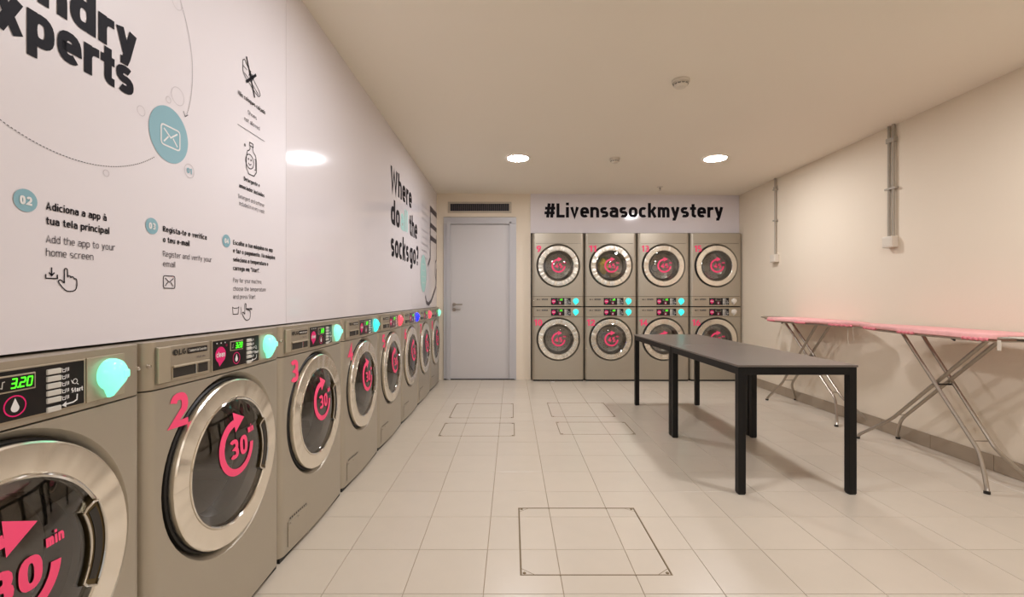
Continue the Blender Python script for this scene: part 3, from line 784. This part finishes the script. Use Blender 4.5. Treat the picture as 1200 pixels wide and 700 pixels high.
for k in range(8):
    o = machine('washer', '30', str(k+1), lamps[k], True, '3.20', 'washing_machine')
    o.location = (-.938-.0035*CY[k]+.0035, CY[k], 0); o.rotation_euler.z = pi/2
    tag(o, 'grey front-loading washer number %d, %s' % (k+1, where[k]), 'washing machine', 'front-loading washers along the left wall')
cols = ['leftmost stack beside the door', 'second stack from the left', 'third stack from the left', 'rightmost stack with unlit white lamps']
for k in range(4):
    x = .615+.70*k; on = k < 3
    lm = 'l_cyan' if on else 'clear'
    o = machine('lower', '45', str(10+2*k), lm, on, '1.20', 'tumble_dryer'); o.location = (x, 6.06, 0)
    tag(o, 'lower grey tumble dryer, number %d, %s' % (10+2*k, cols[k]), 'tumble dryer', 'stacked dryers in the back wall')
    o = machine('upper', '45', str(9+2*k), lm, on, '1.20', 'tumble_dryer'); o.location = (x, 6.06, .9845)
    ex = ', yellow and green clothes inside' if k == 1 else ''
    tag(o, 'upper grey tumble dryer, number %d, %s%s' % (9+2*k, cols[k], ex), 'tumble dryer', 'stacked dryers in the back wall')
# clothes seen through the glass of dryer 11
def blob(name, m, cx, cy, cz, sx, sy, sz, label, seed):
    bm = bmesh.new(); bmesh.ops.create_icosphere(bm, subdivisions=4, radius=1)
    rnd = random.Random(seed); ph = [(rnd.uniform(2, 6), rnd.uniform(2, 6), rnd.uniform(2, 6), rnd.uniform(0, 6)) for _ in range(7)]
    for v_ in bm.verts:
        d_ = sum(sin(v_.co.x*a+v_.co.y*b+v_.co.z*c+e) for a, b, c, e in ph)*.06
        c_ = v_.co*(1+d_); v_.co = Vector((c_.x*sx, c_.y*sy, c_.z*sz))
    me = bpy.data.meshes.new(name); bm.to_mesh(me); bm.free()
    for p in me.polygons: p.use_smooth = True
    me.materials.append(M[m]); o = bpy.data.objects.new(name, me); COL.objects.link(o); o.location = (cx, cy, cz); return tag(o, label, 'laundry')
dx, dz = 1.315, 1.533
blob('shirt', 'cloth_y', dx-.082, 6.165, dz-.005, .066, .045, .10, 'crumpled yellow garment against the glass of dryer 11, left side', 1)
blob('towel', 'cloth_g', dx-.075, 6.29, dz+.04, .11, .05, .10, 'crumpled green garment behind the yellow one inside dryer 11', 2)
blob('blouse', 'cloth_o', dx+.06, 6.16, dz-.112, .085, .04, .042, 'crumpled beige garment at the lower right inside dryer 11', 3)

# ------------------------------------------------------------------ wall graphics on the glossy left panels
def wm(mb, par, mt, name='lettering', d_=.0012, **k):
    mb.move(lambda x, y, z: (XL(x)+d_+y, x, z)); return tag(mb.build(name, mt, par), **k)
def wtext(s, px, py, px2, cap, par, mt, bold, name='lettering'):
    """baseline starts at pixel (px,py) and the word ends at px2; cap height in metres"""
    y0, z = LW(px, py); y1, _ = LW(px2, py)
    return wm(text(s, y0, z, cap, bold, width=y1-y0), par, mt, name)
# headline
wm(text('experts', .815, 1.631, .096, .105, width=1.207-.815, space=.06), P1, 'ink')
wm(text('Laundry', .755, 1.726, .096, .105, width=1.218-.755, space=.06), P1, 'ink')
# envelope circle, bubbles, dotted ring
cy, cz = 1.335, 1.5785
wm(MB().disc(cy, cz, .0765, .081, 40), P1, 'cyan', 'circle_print')
def envelope(par, cy, cz, w, h, t, mt, d_=.0012):
    m = MB(); q = .12*w
    pts = []
    for (sx, sz, a0) in ((1, 1, 0), (-1, 1, 90), (-1, -1, 180), (1, -1, 270)):
        for a in (0, 45, 90): pts.append((cy+sx*(w/2-q)+q*cos(radians(a0+a)), cz+sz*(h/2-q)+q*sin(radians(a0+a))))
    m.ribbon(pts, t, True)
    m.ribbon([(cy-w*.36, cz+h*.32), (cy, cz-h*.02), (cy+w*.36, cz+h*.32)], t)
    m.ribbon([(cy-w*.36, cz-h*.34), (cy-w*.12, cz+.0)], t); m.ribbon([(cy+w*.36, cz-h*.34), (cy+w*.12, cz+.0)], t)
    return wm(m, par, mt, 'envelope_print', d_)
envelope(P1, cy+.004, cz-.006, .074, .058, .0022, 'white', .002)
ring = MB(); R0 = (1.045, 1.805, .387)
def arc_d(a0, a1, n, out):
    for k in range(n):
        a = radians(a0+(a1-a0)*k/n); b = radians(a0+(a1-a0)*(k+.55)/n)
        out.ribbon([(R0[0]+R0[2]*cos(a), R0[1]+R0[2]*sin(a)), (R0[0]+R0[2]*cos(b), R0[1]+R0[2]*sin(b))], .0009)
arc_d(-22, 60, 75, ring); arc_d(-53, -160, 100, ring)
ring.ribbon([(1.392, 1.672), (1.400, 1.658), (1.412, 1.668)], .0011)
wm(ring, P1, 'inkl', 'dotted_ring_print')
bb_ = MB()
for px, py, r in ((208, 113, .026), (197, 117, .009), (165, 130, .013), (207, 3, .02), (124, 203, .008)):
    a, b = LW(px, py); bb_.ring(a, b, r, .0006)
wm(bb_, P1, 'pale', 'bubble_print')
a, b = LW(221.5, 200.5); wm(MB().ring(a, b, .021, .0008), P1, 'pale', 'circle_print')
wm(text('01', a, b-.008, .017, .11, width=.022, center=True), P1, 'cyan')
for px, py, r, s in ((29.4, 235, .0235, '02'), (177.7, 265, .0225, '03'), (265, 282.5, .0225, '04')):
    a, b = LW(px, py); wm(MB().disc(a, b, r), P1, 'cyan', 'circle_print'); wm(text(s, a, b-.009, .018, .12, width=.024, center=True), P1, 'white', d_=.002)
T = wtext
T('Adiciona a app à', 53.4, 245.7, 124.5, .0168, P1, 'ink', .085); T('tua tela principal', 53.4, 262.9, 128, .0168, P1, 'ink', .085)
T('Add the app to your', 53.4, 284.3, 134, .0165, P1, 'inkl', .05); T('home screen', 53.4, 300, 109, .0165, P1, 'inkl', .05)
T('Regista-te e verifica', 190.6, 271.4, 242, .0165, P1, 'ink', .085); T('o teu e-mail', 190.6, 283.7, 222, .0165, P1, 'ink', .085)
T('Register and verify your', 190.6, 300.6, 247.5, .0165, P1, 'inkl', .05); T('email', 190.6, 312.3, 205, .0165, P1, 'inkl', .05)
for i, (s, e, py) in enumerate((('Escolhe a tua máquina na app', 319.4, 286.6), ('e faz o pagamento. Na máquina', 322, 296.2), ('seleciona a temperatura e', 314, 306.4), ('carrega em "Start".', 304, 316.6))):
    T(s, 272.9, py, e, .0165, P1, 'ink', .085)
for s, e, py in (('Pay for your machine,', 306.5, 330.9), ('choose the temperature', 311, 340.8), ('and press Start', 299, 350.4)): T(s, 272.9, py, e, .016, P1, 'inkl', .05)
def hand(px, py, s, par):
    a, b = LW(px, py)
    pts = [(-.1, .0), (-.1, .72), (-.06, .80), (.04, .80), (.08, .72), (.08, .32), (.12, .42), (.24, .40), (.26, .30), (.32, .38), (.44, .34), (.46, .24), (.54, .28), (.62, .2),
           (.62, -.2), (.5, -.42), (.1, -.46), (-.12, -.34), (-.42, .02), (-.42, .14), (-.3, .18), (-.1, .0)]
    m = MB().ribbon(chaikin([Vector(p) for p in pts], 1), .028); m.move(lambda x, y, z: (a+x*s, 0, b+z*s)); wm(m, par, 'ink', 'hand_print')
hand(77, 332, .041, P1)
a, b = LW(60, 320); m = MB()
m.ribbon([(a, b+.012), (a, b-.005)], .0013); m.ribbon([(a-.006, b+.001), (a, b-.006), (a+.006, b+.001)], .0013); m.ribbon([(a-.0125, b-.003), (a-.0125, b-.012), (a+.0125, b-.012), (a+.0125, b-.003)], .0013)
wm(m, P1, 'ink', 'download_print')
a, b = LW(198, 330.8); envelope(P1, a, b, .045, .036, .0012, 'ink')
hand(287.5, 368.5, .05, P1)
a, b = LW(276, 364.5); m = MB().ribbon([(a-.02, b+.014), (a-.016, b-.012), (a+.014, b-.012), (a+.018, b+.014), (a+.01, b+.01), (a-.012, b+.01)], .0012, True); m.ribbon([(a+.03, b+.014), (a+.034, b), (a+.03, b-.014)], .001)
wm(m, P1, 'ink', 'basket_print')
T('START', 289, 363.5, 295, .008, P1, 'ink', .11)
# shoes and detergent column
a, b = LW(294, 93); m = MB(); s = .075
shoe = [(-.72, .62), (-.55, .75), (-.4, .55), (-.2, .5), (.1, .15), (.5, -.1), (.82, -.3), (.85, -.5), (.6, -.62), (-.1, -.3), (-.6, -.1), (-.72, .1)]
m.ribbon(chaikin([Vector(p) for p in shoe], 1), .022, True)
m.ribbon([(-.6, .05), (.0, -.15), (.7, -.5)], .02)
for q in (0, .14, .28): m.ribbon([(-.2+q, .1-q*.5), (-.02+q, .42-q*.8)], .02)
m.ribbon([(-.7, .35), (-.35, .3)], .02)
m.move(lambda x, y, z: (a+x*s, 0, b+z*s)); wm(m, P1, 'ink', 'shoe_print')
m = MB().ribbon([(-.42, .95), (.32, -.8)], .05).ribbon([(-.45, -.35), (.45, .45)], .07); m.move(lambda x, y, z: (a+x*s, 0, b+z*s)); wm(m, P1, 'ink', 'cross_print', .0018)
T('Não coloques calçado', 278.5, 110.5, 310.5, .0165, P1, 'ink', .075)
T('Shoes', 290, 133.5, 300.5, .0155, P1, 'inkl', .05); T('not allowed', 286, 141, 304, .0155, P1, 'inkl', .05)
y0, z0_ = LW(278, 145.5); y1, _ = LW(310, 165); wm(MB().ribbon([(y0, z0_), (y1, z0_)], .0009), P1, 'ink', 'rule_print')
a, b = LW(294, 188); s = .075; m = MB()
m.ribbon(chaikin([Vector(p) for p in [(-.1, .72), (-.1, .5), (-.4, .35), (-.45, -.75), (.5, -.75), (.5, .3), (.15, .5), (.15, .72)]], 1), .022)
m.ribbon([(-.14, .72), (-.14, .88), (.19, .88), (.19, .72)], .022, True); m.ring(-.12, -.1, .36, .022); m.ring(-.24, .0, .03, .02); m.ring(0, .0, .03, .02)
m.ribbon([(-.26, -.2), (-.12, -.28), (.02, -.2)], .02); m.ribbon([(.3, .15), (.42, .15), (.42, -.4), (.3, -.4)], .018); m.ring(-.55, .6, .05, .02)
m.move(lambda x, y, z: (a+x*s, 0, b+z*s)); wm(m, P1, 'ink', 'detergent_print')
T('Detergente e', 285.5, 211.5, 304, .0155, P1, 'ink', .085); T('amaciador incluídos', 280, 219.5, 309.5, .0155, P1, 'ink', .085)
T('Detergent and softener', 279, 232, 309.5, .0155, P1, 'inkl', .05); T('included in every wash', 280, 240.5, 309.5, .0155, P1, 'inkl', .05)
# "Where do all the socks go?"
def big(s, px, px2, z, mt, par=P2):
    y0, _ = LW(px, 300); y1, _ = LW(px2, 300); wm(text(s, y0, z, .21, .1, width=y1-y0, space=.09), par, mt)
big('Where', 457.6, 482.5, 2.003, 'ink'); big('do', 458, 468.4, 1.729, 'ink'); big('all', 469.5, 477.8, 1.729, 'mint'); big('the', 479.6, 488.9, 1.729, 'ink')
big('socks', 458, 478.8, 1.455, 'ink'); big('go?', 480, 490.2, 1.455, 'ink')
for k in range(8):
    zz = 2.155-.078*k-(.05 if k > 2 else 0)
    y0, y1 = 5.13, 5.13+(.34, .38, .33, .40, .36, .38, .3, .36)[k]
    wm(blurred_words(y0, zz, y1-y0, .036, k), P3, 'faint', 'small_print')
sk = MB(); Y = lambda px: LW(px, 300)[0]
ya, yb_ = 5.66, 6.17
sk.ribbon([(ya, 2.22), (yb_, 2.22)], .035); sk.ribbon([(ya, 2.02), (yb_, 2.02)], .03); sk.ribbon([(ya, 1.86), (yb_, 1.86)], .03)
sk.ribbon([(ya+.02, 2.24), (ya+.02, 1.60), (5.52, 1.50)], .022); sk.ribbon([(5.36, 1.13), (5.42, 1.06), (5.55, 1.03), (5.75, 1.07), (6.12, 1.26), (6.15, 1.5)], .022)
sk.ribbon([(6.15, 1.95), (6.15, 1.62), (6.06, 1.58), (6.05, 1.42), (6.12, 1.34)], .014)
wm(sk, P3, 'inkl', 'sock_print', label='dark outline of a sock printed beside the grey door')
wm(MB().disc(5.235, 1.385, .175, .215, 40), P3, 'mint', 'circle_print', .0016)
for k in range(4): wm(blurred_words(5.235, 1.48-.07*k, .17, .03, 20+k, True), P3, 'white', 'small_print', .0022)

# ------------------------------------------------------------------ tables
def table(x0, x1, y0, y1, label):
    cx, cy = (x0+x1)/2, (y0+y1)/2; hx, hy = (x1-x0)/2, (y1-y0)/2
    t = empty('work_table', (cx, cy, 0), label=label, cat='table', group='black-legged tables standing end to end')
    MB().box(-hx, hx, -hy, hy, .716, .728, .002).build('table_top', 'table', t)
    i = .006
    for q in ((-hx+i, hx-i, -hy+i, -hy+.032), (-hx+i, hx-i, hy-.032, hy-i), (-hx+i, -hx+.032, -hy+.032, hy-.032), (hx-.032, hx-i, -hy+.032, hy-.032)):
        MB().box(q[0], q[1], q[2], q[3], .672, .716, .001).build('apron_rail', 'tblack', t)
    for sx in (-1, 1):
        for sy in (-1, 1):
            X0, Y0 = sx*(hx-.026), sy*(hy-.026)
            l = MB().box(X0-.021, X0+.021, Y0-.021, Y0+.021, .006, .7155, .002).build('leg', 'tblack', t)
            MB().box(X0-.018, X0+.018, Y0-.018, Y0+.018, 0, .007).build('leg_cap', 'rubber', l)
table(1.262, 1.934, 2.548, 3.642, 'nearer of the two grey-topped tables with square black legs')
table(1.262, 1.934, 3.648, 4.736, 'farther of the two grey-topped tables, its far end towards the stacked dryers')

# ------------------------------------------------------------------ ironing boards
def ironing_board(name_label, o, d, far):
    """o: y of the wide end, d: +1 when the nose points away from the camera (+y), -1 towards it; xs along the board"""
    cx = 2.93 if far else 2.855; t = empty('ironing_board', (cx, o+d*.6, 0), label=name_label, cat='ironing board', group='pink ironing boards by the right wall')
    o_ = o; Lb = 1.21
    P = lambda x, s, z: (x, d*(s-.6), z)         # s: distance from the wide end
    # outline
    out = []
    hw = .172
    for s_, w_ in ((0, .13), (.006, .15), (.03, .168), (.1, hw), (.45, hw), (.62, .166), (.78, .146), (.92, .115), (1.03, .082), (1.11, .058), (1.17, .036), (1.2, .018), (Lb, 0)): out.append((s_, w_))
    loop = [(w_, s_) for s_, w_ in out]+[(-w_, s_) for s_, w_ in reversed(out[:-1])]
    mb = MB(); n = len(loop)
    lay = [(.94, .868), (1.0, .873), (1.0, .892), (.97, .9), (.6, .902)]
    for sc, z in lay:
        for x, s_ in loop:
            wob = .003*sin(s_*41)+.002*sin(s_*97) if z < .88 else 0
            mb.v.append(P(x*sc, .585+(s_-.585)*(.5+.5*sc if sc < .9 else 1-(1-sc)*.3), z+wob))
    for k in range(len(lay)-1):
        for j in range(n): mb.f.append((k*n+j, k*n+(j+1) % n, (k+1)*n+(j+1) % n, (k+1)*n+j))
    mb.f.append(tuple((len(lay)-1)*n+j for j in range(n))); mb.f.append(tuple(reversed(range(n))))
    cov = mb.build('cover', 'pinkc', t, True, 60)
    # gathered hem under the edge
    for (s0, s1) in ((.02, .16), (.5, .64), (.9, 1.1)):
        hp_ = []
        for k in range(15):
            s_ = s0+(s1-s0)*k/14; w_ = next((a[1]+(b[1]-a[1])*(s_-a[0])/(b[0]-a[0]) for a, b in zip(out, out[1:]) if a[0] <= s_ <= b[0]), .1)
            hp_.append(P(-w_*.985, s_, .868+.004*sin(k*2.1)))
        MB().tube(hp_, .009, 7).build('gathered_hem', 'hem', cov, True)
    # steel frame under the cover
    MB().tube([P(x*.9, .03+s_*.93, .86) for x, s_ in loop], .008, 7, True).build('board_frame', 'tube', t, True)
    # iron rest beyond the wide end
    rr = MB().tube([P(-.12, .06, .872), P(-.125, -.08, .885), P(-.10, -.2, .892), P(0, -.235, .893), P(.10, -.2, .892), P(.125, -.08, .885), P(.12, .06, .872)], .008, 8).build('iron_rest', 'tube', t, True)
    for s_ in (-.05, -.10, -.15): MB().tube([P(-.12, s_, .888), P(.12, s_, .888)], .004, 6).build('rest_bar', 'tube', rr, True)
    MB().box(-.09, .0, *sorted((d*(-.16-.6), d*(-.06-.6))), .868, .88, .004).build('rest_pad', 'dark', rr)
    # legs: A from near the wide end down to a foot under the nose side, B the other way
    def leg(s_top, s_bend, s_foot, xt, xm, xf, fx):
        zt = .862
        for sgn, (a, b, c) in enumerate(zip(xt, xm, xf)):
            k = [P(a, s_top, zt), P(a*.5+b*.5, s_top+(s_bend-s_top)*.5, (zt+.2)/2+.0), P(b, s_bend, .2)]
            k = [Vector(k[0]), Vector(k[0]).lerp(Vector(k[2]), .5), Vector(k[0]).lerp(Vector(k[2]), .9), Vector(k[2])]
            k += [Vector(P(b*.55+c*.45, s_bend+(s_foot-s_bend)*.5, .115)), Vector(P(c*.9+b*.1, s_foot-.01*(1 if s_foot > s_bend else -1), .04)), Vector(P(c, s_foot, .014))]
            l = MB().tube(chaikin(k, 2), .0115, 10).build('leg', 'tube', t, True)
            e = Vector(P(c, s_foot, 0))
            MB().tube([Vector(k[-1]).lerp(Vector(k[-2]), 1.0)*1.0, Vector(k[-1]), e+Vector((0, 0, .001))][1:], .0155, 10).build('rubber_foot', 'rubber', l, True)
        f = .9
        q = lambda a, b: Vector(P(a, s_top, zt)).lerp(Vector(P(b, s_bend, .2)), .93)
        MB().tube([q(xt[0], xm[0]), q(xt[1], xm[1])], .004, 6).build('crossbar', 'tube', t, True)
        MB().tube([P(xt[0]-.02, s_top, zt), P(xt[1]+.02, s_top, zt)], .009, 8).build('top_bar', 'tube', t, True)
    leg(.13, .86, 1.04, (-.045, .025), (-.03, .04), (-.15, .16), 0)
    leg(.70, .15, .02, (-.085, .045), (-.085, .02), (-.165, .145), 0)
    MB().tube([P(-.075, .46, .535), P(.05, .46, .535)], .006, 8).build('pivot_bolt', 'rubber', t, True)
    lv = MB().tube([P(-.12, .30, .862), P(-.135, .27, .855), P(-.14, .24, .845)], .006, 6).build('height_lever', 'rubber', t, True)
    for s_, ln in ((1.04, .16), (1.10, .12)):
        if far: MB().tube([P(-.05, s_, .87), P(-.052, s_, .87-ln*.5), P(-.046, s_, .87-ln)], .0016, 5).build('tie_string', 'plast', cov, True)
    if not far: MB().box(-.13, -.127, *sorted((d*(-.02-.6), d*(.0-.6))), .81, .868).build('care_tag', 'plast', cov)
    t.rotation_euler.z = radians(-1.6 if not far else .6)
    return t
ironing_board('far ironing board with pink cover, its steel iron rest towards the stacked dryers', 4.96, -1, True)
ironing_board('near ironing board with pink cover, its wide end at the right edge of the picture', 2.545, 1, False)
# small white scrap on the floor
tag(MB().box(.52, .56, 6.0, 6.015, 0, .004, .001).build('paper_scrap', 'white'), 'tiny white paper scrap on the floor before the leftmost dryer stack', 'litter')
